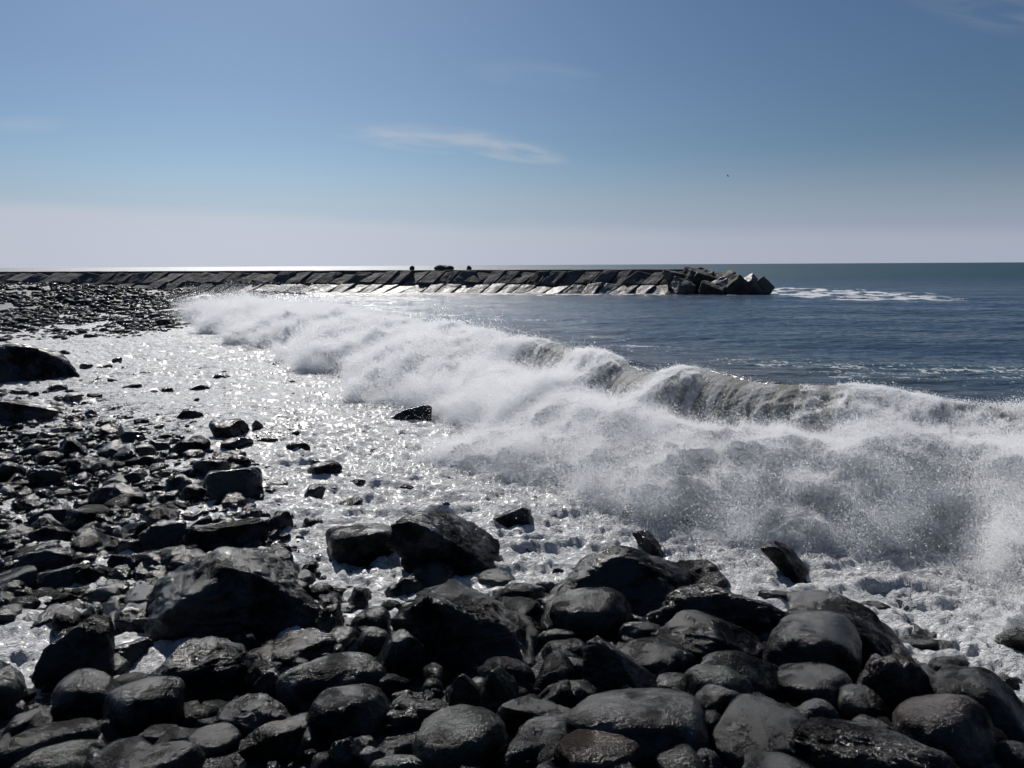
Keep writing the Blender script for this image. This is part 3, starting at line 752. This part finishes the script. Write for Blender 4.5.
# --- foreground right
rk(761,542,810,584,'A','dark rock slanting down to the right alone in the foam','basalt',[(-1,.7),(-.5,1),(.1,.7),(1,-.7),(.9,-1),(.2,-.6)])
rk(663,558,729,592,'L','lumpy wet rock at the foam edge, highest of the right pile','lava',group=PILE)
rk(648,578,798,648,'L','wide wet lava boulder with glittering top in the right pile','lava',[(-1,-.3),(-.7,.6),(-.3,1),(.3,.7),(.8,.4),(1,-.3),(.9,-1),(-.9,-1)],group=PILE)
rk(650,609,760,670,'A','long black boulder in shade in front of the wide wet lava boulder','basalt',group=PILE)
rk(785,597,910,668,'A','big wet black boulder sloping down to the right at the foam edge','basalt',[(-1,.2),(-.6,.85),(-.1,1),(.3,.75),(.7,0),(1,-.7),(.8,-1),(-.9,-1)],group=PILE)
rk(766,619,858,688,'R','round ball like boulder in front of the big wet black one','basalt',[(-1,-.4),(-.95,.3),(-.5,.9),(.1,1),(.65,.8),(1,.2),(.95,-.5),(.4,-1),(-.5,-1)],group=PILE)
rk(852,650,931,726,'L','brown sparkling boulder right of the round ball like one','brown',group=PILE)
rk(778,664,853,710,'R','curved dark boulder below the round ball like one',group=PILE)
rk(838,688,890,727,'R','small shiny boulder left below the brown sparkling one at right',group=PILE)
rk(673,650,697,678,'R','small dark rock at the left end of the right pile',group=PILE)
rk(700,649,783,702,'R','oblong greyish boulder left of the round ball like one','basalt',[(-1,.3),(-.7,.95),(-.1,.8),(.8,.0),(1,-.6),(.7,-1),(-.8,-.9)],group=PILE)
rk(680,667,752,722,'R','oblong greenish boulder above a rounder one on the left of the right pile','green',group=PILE)
rk(688,686,746,740,'R','dark rounded boulder right beside the big smooth oval one',group=PILE)
rk(714,705,815,774,'R','large smooth boulder with a shiny crest at the bottom right of centre','basalt',group=PILE)
rk(798,700,842,734,'R','small round boulder right of the large smooth crested one','basalt',group=PILE)
rk(810,726,903,756,'R','long low smooth boulder below the small shiny one','pale',group=PILE)
rk(856,721,904,744,'L','small rough boulder left of the big brownish green one',group=PILE)
rk(790,748,965,795,'L','long rough boulder along the bottom edge at right','lava',group=PILE)
rk(896,698,993,774,'R','big brownish green boulder near the bottom right corner','brown',group=PILE)
rk(930,676,1034,748,'R','wide wet boulder sloping to the right edge','basalt',[(-1,.1),(-.6,.9),(.1,1),(.6,.3),(1,-.5),(.9,-1),(-.9,-1)],group=PILE)
rk(897,696,924,713,'R','small wet rock between the brown sparkling boulder and the wide wet one',group=PILE)
rk(930,657,964,679,'R','small glossy round rock in the foam beyond the brown sparkling boulder')
rk(996,628,1040,661,'R','glossy greenish rock in the foam at the right edge','green')
rk(861,602,890,618,'F','low wet rock barely above the foam beyond the big wet black boulder')
rk(896,634,936,655,'F','low wave washed rock between the big wet black boulder and the glossy rock',mat='basalt')
rk(753,643,779,670,'L','small rough rock wedged left of the round ball like boulder',mat='lava',group=PILE)
rk(743,697,782,717,'R','small dark cobble above the large smooth crested boulder',name='cobble',group='cobbles between the boulders')
rk(758,593,800,606,'F','low wet rock behind the wide wet lava boulder at the foam edge')
rk(990,742,1040,782,'R','dark boulder filling the bottom right corner',group=PILE)
rk(689,750,724,782,'R','small boulder at the bottom edge left of the large crested one',group=PILE)
# --- rocks in the wash and on the left
rk(-34,345,73,390,'R','huge smooth dark boulder at the left edge beyond the wet stones','basalt',[(-1,-.2),(-.65,.75),(-.1,1),(.45,.8),(.9,.2),(.95,-.8),(-.9,-.9)],bury=.35)
rk(-8,397,54,426,'A','flat sided dark boulder below the huge smooth one at the left edge','basalt',[(-1,.5),(-.4,.9),(.2,.6),(.9,.3),(1,-.3),(.5,-1),(-.8,-1)])
W_ = 'dark rocks standing in the foam wash'
rk(390,403,432,429,'A','black split rock with a lit top at the foot of the breaking wave','basalt',[(-1,-.1),(-.3,.7),(.5,1),(1,.7),(.9,-.6),(.4,-1),(-.7,-.6)])
rk(503,464,532,475,'F','low rounded rock awash right in front of the breaking wave')
rk(207,466,262,505,'A','black box shaped boulder among the stones at centre left','basalt',[(-1,.4),(-.8,.8),(.7,.9),(1,.4),(.95,-.8),(.3,-1),(-.8,-1)])
rk(213,452,254,472,'L','glossy lumpy rock directly behind the black box shaped boulder')
rk(210,419,249,443,'A','slanting upper rock of a pair in the foam at centre left',group=W_)
rk(221,436,253,453,'A','pyramid like lower rock of a pair in the foam at centre left',group=W_)
rk(128,444,155,464,'R','round dark rock among the stones, level with the pyramid like one')
rk(121,430,144,445,'R','dark rock just behind a round one in the left stones')
rk(56,438,86,460,'A','pointed dark rock in the middle of the left stones',sil=[(-1,-.6),(-.2,1),(.2,.9),(1,-.3),(.8,-1),(-.9,-1)])
rk(176,440,200,453,'A','low twin peaked rock left of the pyramid like rock')
rk(286,441,310,454,'R','lone low dome shaped rock in the foam right of the pair',group=W_)
rk(307,460,342,480,'R','brownish rounded rock in the foam at centre left','brown',group=W_)
rk(266,481,288,491,'R','low dark rock in foam right of the black box shaped boulder',group=W_)
rk(304,485,326,501,'A','small two lobed rock below the brownish one in the foam',group=W_)
rk(213,373,230,382,'R','small round rock alone in the far foam left of the wave foot',group=W_)
rk(189,385,210,394,'R','flat small rock in the foam below left of a small round one',group=W_)
rk(162,387,173,395,'R','tiny round rock in the foam, left of the flat small one',group=W_)
rk(80,363,93,371,'R','tiny round rock in the foam right beside the huge smooth boulder',group=W_)
rk(123,384,143,393,'A','jagged low rock in the foam midway along the left wash',group=W_)
rk(303,517,323,532,'R','small dark rock in the foam left above the box shaped rounded boulder',group=W_)
rk(340,498,363,513,'A','small triangular rock in foam above the box shaped rounded boulder',group=W_)
rk(438,501,452,512,'A','tiny dark rock tip in foam behind the tall pointed boulder',group=W_)
rk(400,484,414,491,'R','tiny awash rock in the foam above the tall pointed boulder',group=W_)
SM = 'small dark rocks dotting the left wash'
for b in ((257,437,278,446),(96,419,115,430),(63,394,82,407),(88,393,102,402),(174,412,203,421),(252,420,263,434),(226,389,235,395),(97,365,112,371),(112,357,122,365),(122,366,130,371),
          (149,509,180,525),(190,513,204,525),(179,484,210,505),(33,467,64,489),(-5,461,24,487),(322,455,335,462),(288,380,296,386),(345,470,358,477),(60,350,70,356),(150,400,160,405),(263,466,276,472),(247,463,262,469),(350,478,366,487),(370,448,380,454),(240,405,250,410),(140,372,152,376)):
    rk(*b, random.choice('ARAL'), None, name='rock', group=SM)

def build_rock(x0, y0, x1, y1, kind, label, mat, sil, name, group, kw, idx):
    wpx = x1-x0
    P, a, b, c_, az = place_px(x0, y0, x1, y1, **kw)
    sub = 6 if wpx > 70 else (5 if wpx > 28 else 4)
    V, Fc = rock_shape(kind, 1000+idx*13, sub, sil)
    # displacement shares the world scale of the boulder
    me = mesh_np(name, V*np.array([a, b, c_]), Fc)
    o = link(name, me, M[mat]); o.location = P; o.rotation_euler = (0, 0, az)
    tag(o, label or 'small dark wet rock poking out of the bright foam, left half of beach', 'boulder' if name == 'boulder' else name, group)
    return o
for i, r_ in enumerate(ROCKS): build_rock(*r_, i)
NHAND = len(ROCKS)

# scattered stones
def dens(px, py):
    xb = np.interp(py, [286,292,300,320,338,342,388,395,420,450,480,520,560,600,640], [350,310,260,205,135,0,0,90,140,200,238,264,290,320,340])
    fall = np.interp(py, [286,340,395,640], [25,35,40,45])
    d = 1-sstep(-fall, fall*.6, px-xb)
    return d
pts = []
g = np.random.default_rng(21)
# nearer field of wet stones
n = 0
while n < 1700:
    px = g.uniform(-60, 400); py = g.uniform(388, 640)
    if g.random() > dens(px, py)*.97 + .012: continue
    P = at(px, py, -.02)
    r = .068*math.exp(g.normal(0, .55)); r = min(r, .24)
    pts.append((P[0], P[1], r, 0)); n += 1
# small gravel between them
n = 0
while n < 2600:
    px = g.uniform(-60, 420); py = g.uniform(352, 640)
    lim = dens(px-25, max(py, 396)) if py > 385 else .10*(px < 130)+.02
    if g.random() > lim*.97 + .02: continue
    P = at(px, py, -.02); r = .032*math.exp(g.normal(0, .4))*min(1.6, max(1, P[1]/10))
    pts.append((P[0], P[1], r, 0)); n += 1
# far beach
n = 0
while n < 5000:
    px = g.uniform(-90, 340); py = 288.5+(g.random()**1.1)*58
    if g.random() > dens(px, py): continue
    P = at(px, py, 0.0)
    clump = perlin(P[0]*.25, P[1]*.12, 0, 77)
    if g.random() > .75+clump*1.3: continue
    r = .13*math.exp(g.normal(0, .4))*min(1.6, max(.8, P[1]/40))
    pts.append((P[0], P[1], min(r, .5), 1)); n += 1
# middle wash, sparse
for _ in range(60):
    px = g.uniform(30, 330); py = g.uniform(342, 500); P = at(px, py, 0)
    pts.append((P[0], P[1], .07*math.exp(g.normal(0, .35)), 0))
# cobbles and pebbles in the foreground pile
for _ in range(2600):
    x = g.uniform(-6, 6.5); y = g.uniform(1.5, 8)
    if y > np.interp(x, BX, BY)+.2: continue
    r = .05*math.exp(g.normal(0, .55)); pts.append((x, y, min(r, .19), 2))
arr = np.array(pts)
gz = ground_z(arr[:,0], arr[:,1])
zc = np.where(arr[:,3] == 2, gz+.03, np.maximum(gz, np.where(arr[:,1] < 28, .0, -.05))) + arr[:,2]*.2
pp = project(np.stack([arr[:,0], arr[:,1], zc], 1))
vis = (pp[0] > 0) & (pp[0] < 1024) & (pp[1] > 0) & (pp[1] < 768)
size = arr[:,2]/pp[2]*vis
field = arr[:,3] == 0
order = np.argsort(-np.where(field, size, -1))
NIND = 300-NHAND
ind = set(order[:NIND].tolist())
variants = []
for k_ in range(14):
    V, Fc = rock_shape('ALALFR'[k_ % 6], 500+k_, 4)
    me = mesh_np('stone', V*np.array([1.15, .85, .62 if k_ % 3 else .8]), Fc); me.materials.append(M['basalt']); variants.append(me)
for i in ind:
    x, y, r, _ = arr[i]
    o = bpy.data.objects.new('stone', variants[i % 14]); col.objects.link(o)
    o.location = (x, y, zc[i]); o.rotation_euler = (g.normal(0, .2), g.normal(0, .2), g.uniform(0, 6.28)); o.scale = (r, r, r*g.uniform(.8, 1.25))
    tag(o, 'small dark wet stone in the crowded field of wet stones on the left', 'stone', 'small stones of the wet field on the left')
low = [rock_shape('ALLA'[k_ % 4], 700+k_, 3) for k_ in range(8)]
low2 = [rock_shape('ARLA'[k_ % 4], 800+k_, 2) for k_ in range(8)]
def merge(idx, name, label, mat='stones'):
    VS, FS, TS = [], [], []; off = 0
    for i in idx:
        x, y, r, ty = arr[i]; V, Fc = (low2 if ty == 1 else low)[i % 8]
        an = g.uniform(0, 6.28); ca, sa = math.cos(an), math.sin(an)
        W = V*np.array([1.15*r, .85*r, r*g.uniform(.5, .85)])
        W = W@np.array([[ca, sa, 0], [-sa, ca, 0], [0, 0, 1]]) + np.array([x, y, zc[i]])
        VS.append(W); FS.append(Fc+off); off += len(W); TS.append(np.full(len(W), g.random()))
    me = mesh_np(name, np.vstack(VS), np.vstack(FS)); attr(me, 'tint', np.concatenate(TS))
    return tag(link(name, me, M[mat]), label, kind='stuff')
rest = [i for i in range(len(arr)) if i not in ind]
merge([i for i in rest if arr[i, 3] == 0], 'wet_stones', 'countless small dark wet stones lying in the thin wash on the left')
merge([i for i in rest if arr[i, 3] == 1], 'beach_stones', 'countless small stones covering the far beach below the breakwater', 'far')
merge([i for i in rest if arr[i, 3] == 2], 'pebbles', 'dark pebbles filling the gaps between the foreground boulders')

# ------------------------------------------------------------------ breakwater
bw = bpy.data.objects.new('breakwater', None); col.objects.link(bw)
bw.location = (A0[0], A0[1], 0); bw.rotation_euler = (0, 0, math.atan2(AX[1], AX[0]))   # local x along the wall to the left, local -y... see below
tag(bw, 'long low breakwater of sloping concrete slabs stretching out into the sea', 'breakwater')
# local frame: +x along the wall towards the land, +y towards the shore side (AN)
def rough_box(sx, sy, sz, seed, cuts=5, bev=.10, amp=.05):
    bm = bmesh.new(); bmesh.ops.create_cube(bm, size=1); bmesh.ops.scale(bm, vec=(sx, sy, sz), verts=bm.verts)
    bmesh.ops.bevel(bm, geom=bm.edges[:]+bm.verts[:], offset=bev, segments=2, affect='EDGES', profile=.6)
    bmesh.ops.subdivide_edges(bm, edges=[e for e in bm.edges if e.calc_length() > .5], cuts=cuts, use_grid_fill=True)
    bmesh.ops.triangulate(bm, faces=bm.faces)
    V = np.array([v.co[:] for v in bm.verts]); Fc = np.array([[v.index for v in f.verts] for f in bm.faces]); bm.free()
    o = seed*3.7
    for ax in range(3): V[:, ax] += amp*perlin(V[:,0]*.9+o, V[:,1]*.9+ax*9, V[:,2]*.9, seed % 97) + amp*.5*perlin(V[:,0]*3+o, V[:,1]*3+ax*9, V[:,2]*3, seed % 89)
    return V, Fc
# core prism
xs = np.linspace(-1.5, 130, 260); prof = [(1.6,-1.2),(-2.9,1.75),(-3.3,2.2),(-7.0,2.25),(-11,-.9)]
cv = []
for x in xs:
    for (yy_, zz_) in prof: cv.append((x, yy_ + .12*perlin(x*.8, yy_, zz_, 5), zz_ + .14*float(perlin(x*.7, yy_*.5, 2, 6))))
cme = mesh_np('core', np.array(cv), grid_faces(len(xs), len(prof)), smooth=False)
link('core', cme, M['core'], bw)
# the local y axis of an Empty turned by atan2(AX) points along (-AX.y, AX.x) = AN
def slab(t0, v0, w_, l_, th_, slope, mat, seed, jit):
    V, Fc = rough_box(w_, l_, th_, seed, 3, .09, .07)
    V[:,0] += .48*V[:,1]            # leaning joints
    me = mesh_np('slab', V, Fc, smooth=False)
    o = link('slab', me, M[mat], bw)
    o.location = (t0, v0[0], v0[1]); o.rotation_euler = (-slope+jit[0], jit[1], jit[2])
    return o
g = np.random.default_rng(3)
t = -1.0; k_ = 0
while t < 118 and k_ < 50:
    w_ = 1.8*g.uniform(.9, 1.1)
    w_ = w_*(1.0+.55*sstep(25, 80, t))
    gap = .13
    for row in (0, 1):
        sl = R(30) if row == 0 else R(37)
        cy, cz = ((.35, .12) if row == 0 else (-1.75, 1.40))
        mat = 'wet_block' if (row == 0 and t < 50) else 'dry_block'
        slab(t+w_/2+(-.55 if row else .55), (cy+g.normal(0, .05), cz+g.normal(0, .045)), w_-gap*g.uniform(1, 1.8), 2.3*g.uniform(.86, 1.0), .6, sl, mat, 100+k_*2+row, (g.normal(0, R(5)), g.normal(0, R(5)), g.normal(0, R(3))))
    t += w_; k_ += 1
# cap stones: one rough kerb along the top
V, Fc = rough_box(131, 1.5, .5, 9, 90, .08, .05)
cap = link('cap', mesh_np('cap', V, Fc, smooth=False), M['dry_block'], bw); cap.location = (64, -4.0, 2.22)

# tumbled blocks at the head of the breakwater, each a thing
def block(px, py, z, dy, size, rot, mat, label, seed):
    P = at(px, py, z); 
    # keep the direction but choose the distance
    d = P-CAM; d = d*((A0[1]+dy)/d[1]); Q = CAM+d
    V, Fc = rough_box(*size, seed, 6, .10, .17)
    o = link('concrete_block', mesh_np('concrete_block', V, Fc, smooth=False), M[mat])
    o.location = Q; o.rotation_euler = tuple(R(a) for a in rot)
    tag(o, label, 'block', 'tumbled blocks at the breakwater head')
block(683,287,.3,-1,(1.8,1.6,1.1),(28,8,20),'wet_block','pale wet concrete block at the waterline where the slabs end',301)
block(697,282,.9,1,(2.6,2.6,2.2),(18,12,24),'core','big dark concrete block leaning at the start of the tumbled head',302)
block(699,278,1.5,2,(2.2,2,1.3),(14,-18,40),'core','jagged dark block topping the left of the tumbled head',303)
block(722,283,.9,2,(3.2,2.6,1.7),(12,9,-18),'core','large flat topped dark block in the middle of the tumbled head',304)
block(716,289,.4,-1.5,(3.0,1.6,.9),(30,-24,10),'wet_block','tilted slab with a pale wet face at the foot of the head',305)
block(734,287,.6,-1,(2.4,2.2,2.2),(20,38,25),'core','triangular looking dark block right of the tilted pale slab',306)
block(712,290,.2,-2.4,(2.2,1.4,1.0),(12,20,-20),'core','low dark block awash under the tilted pale slab',310)
block(751,288,.3,0,(2.0,1.8,1.8),(34,44,10),'wet_block','pale edged block standing on its corner near the outer end',307)
block(761,289,.2,0,(1.8,1.6,1.6),(38,45,-12),'core','outermost dark pointed block of the breakwater',308)
block(672,276,1.8,1,(1.5,1.5,.9),(10,8,30),'core','small dark block sitting on the crest before the tumbled head',309)
for i, (px, sz) in enumerate(((441, 1.1), (449, .8), (412, .4), (469, .4))):
    P = at(px, 265, 0); d = ray(px, 268)
    tt = np.linspace(40, 140, 2000); Q = CAM[None]+d[None]*tt[:, None]
    nn_ = (Q[:,0]-A0[0])*AN[0]+(Q[:,1]-A0[1])*AN[1]; j = np.argmin(np.abs(nn_+4.2)); Q = Q[j]
    V, Fc = rock_shape('A', 900+i, 3); o = link('boulder', mesh_np('boulder', V*np.array([sz*.75, sz*.6, .38+.1*(i == 0)]), Fc), M['core'])
    o.location = (Q[0], Q[1], 2.62)
    tag(o, ['largest dark boulder silhouetted on top of the breakwater', 'boulder right beside the largest one on top of the breakwater', 'leftmost small boulder on top of the breakwater', 'rightmost small boulder on top of the breakwater'][i], 'boulder', 'boulders on top of the breakwater')

# ------------------------------------------------------------------ birds
def bird(px, py, dist, span, label, rz):
    P = CAM+ray(px, py)*dist; bm = bmesh.new(); s = span
    m = bpy.data.materials.get('bird_feathers')
    if not m:
        t = NT('bird_feathers'); b = t.n('ShaderNodeBsdfPrincipled'); b.inputs['Base Color'].default_value = (.04,.045,.05,1); b.inputs['Roughness'].default_value = .8; t.l(b.outputs[0], t.out.inputs[0]); m = t.m; m.name = 'bird_feathers'
    rows = [(-.5,.01,.01),(-.34,.05,.03),(-.1,.075,.07),(.12,.085,.08),(.28,.05,.055),(.36,.05,.05),(.43,.025,.025),(.52,.006,.006)]
    rings = []
    for (y, wx, wz) in rows: rings.append([bm.verts.new((s*wx*math.cos(a), s*y, s*wz*math.sin(a))) for a in np.linspace(0, 2*math.pi, 10, endpoint=False)])
    for a, b in zip(rings[:-1], rings[1:]):
        for i in range(10): bm.faces.new((a[i], a[(i+1) % 10], b[(i+1) % 10], b[i]))
    bm.faces.new(rings[0]); bm.faces.new(rings[-1][::-1])
    for sg in (-1, 1):
        st = [(.04,.20,-.12,.02),(.30,.26,-.06,.16),(.62,.14,-.08,.20),(1.0,-.10,-.16,.08)]
        tv = [[bm.verts.new((sg*s*x, s*y0, s*z)), bm.verts.new((sg*s*x, s*y1, s*z)), bm.verts.new((sg*s*x, s*(y0+y1)/2, s*(z+.03)))] for (x, y0, y1, z) in st]
        for a, b in zip(tv[:-1], tv[1:]):
            for i, j in ((0,1),(1,2),(2,0)): bm.faces.new((a[i], a[j], b[j], b[i]))
        bm.faces.new(tv[0]); bm.faces.new(tv[-1])
    bmesh.ops.recalc_face_normals(bm, faces=bm.faces)
    me = bpy.data.meshes.new('bird'); bm.to_mesh(me); bm.free()
    o = link('bird', me, m); o.location = P; o.rotation_euler = (0, .2, rz)
    tag(o, label, 'bird', 'birds in flight')
bird(728, 176, 95, .36, 'dark bird flying high over the sea right of centre', 1.2)
bird(43.5, 229, 260, .33, 'faint distant bird low in the sky at far left', .7)
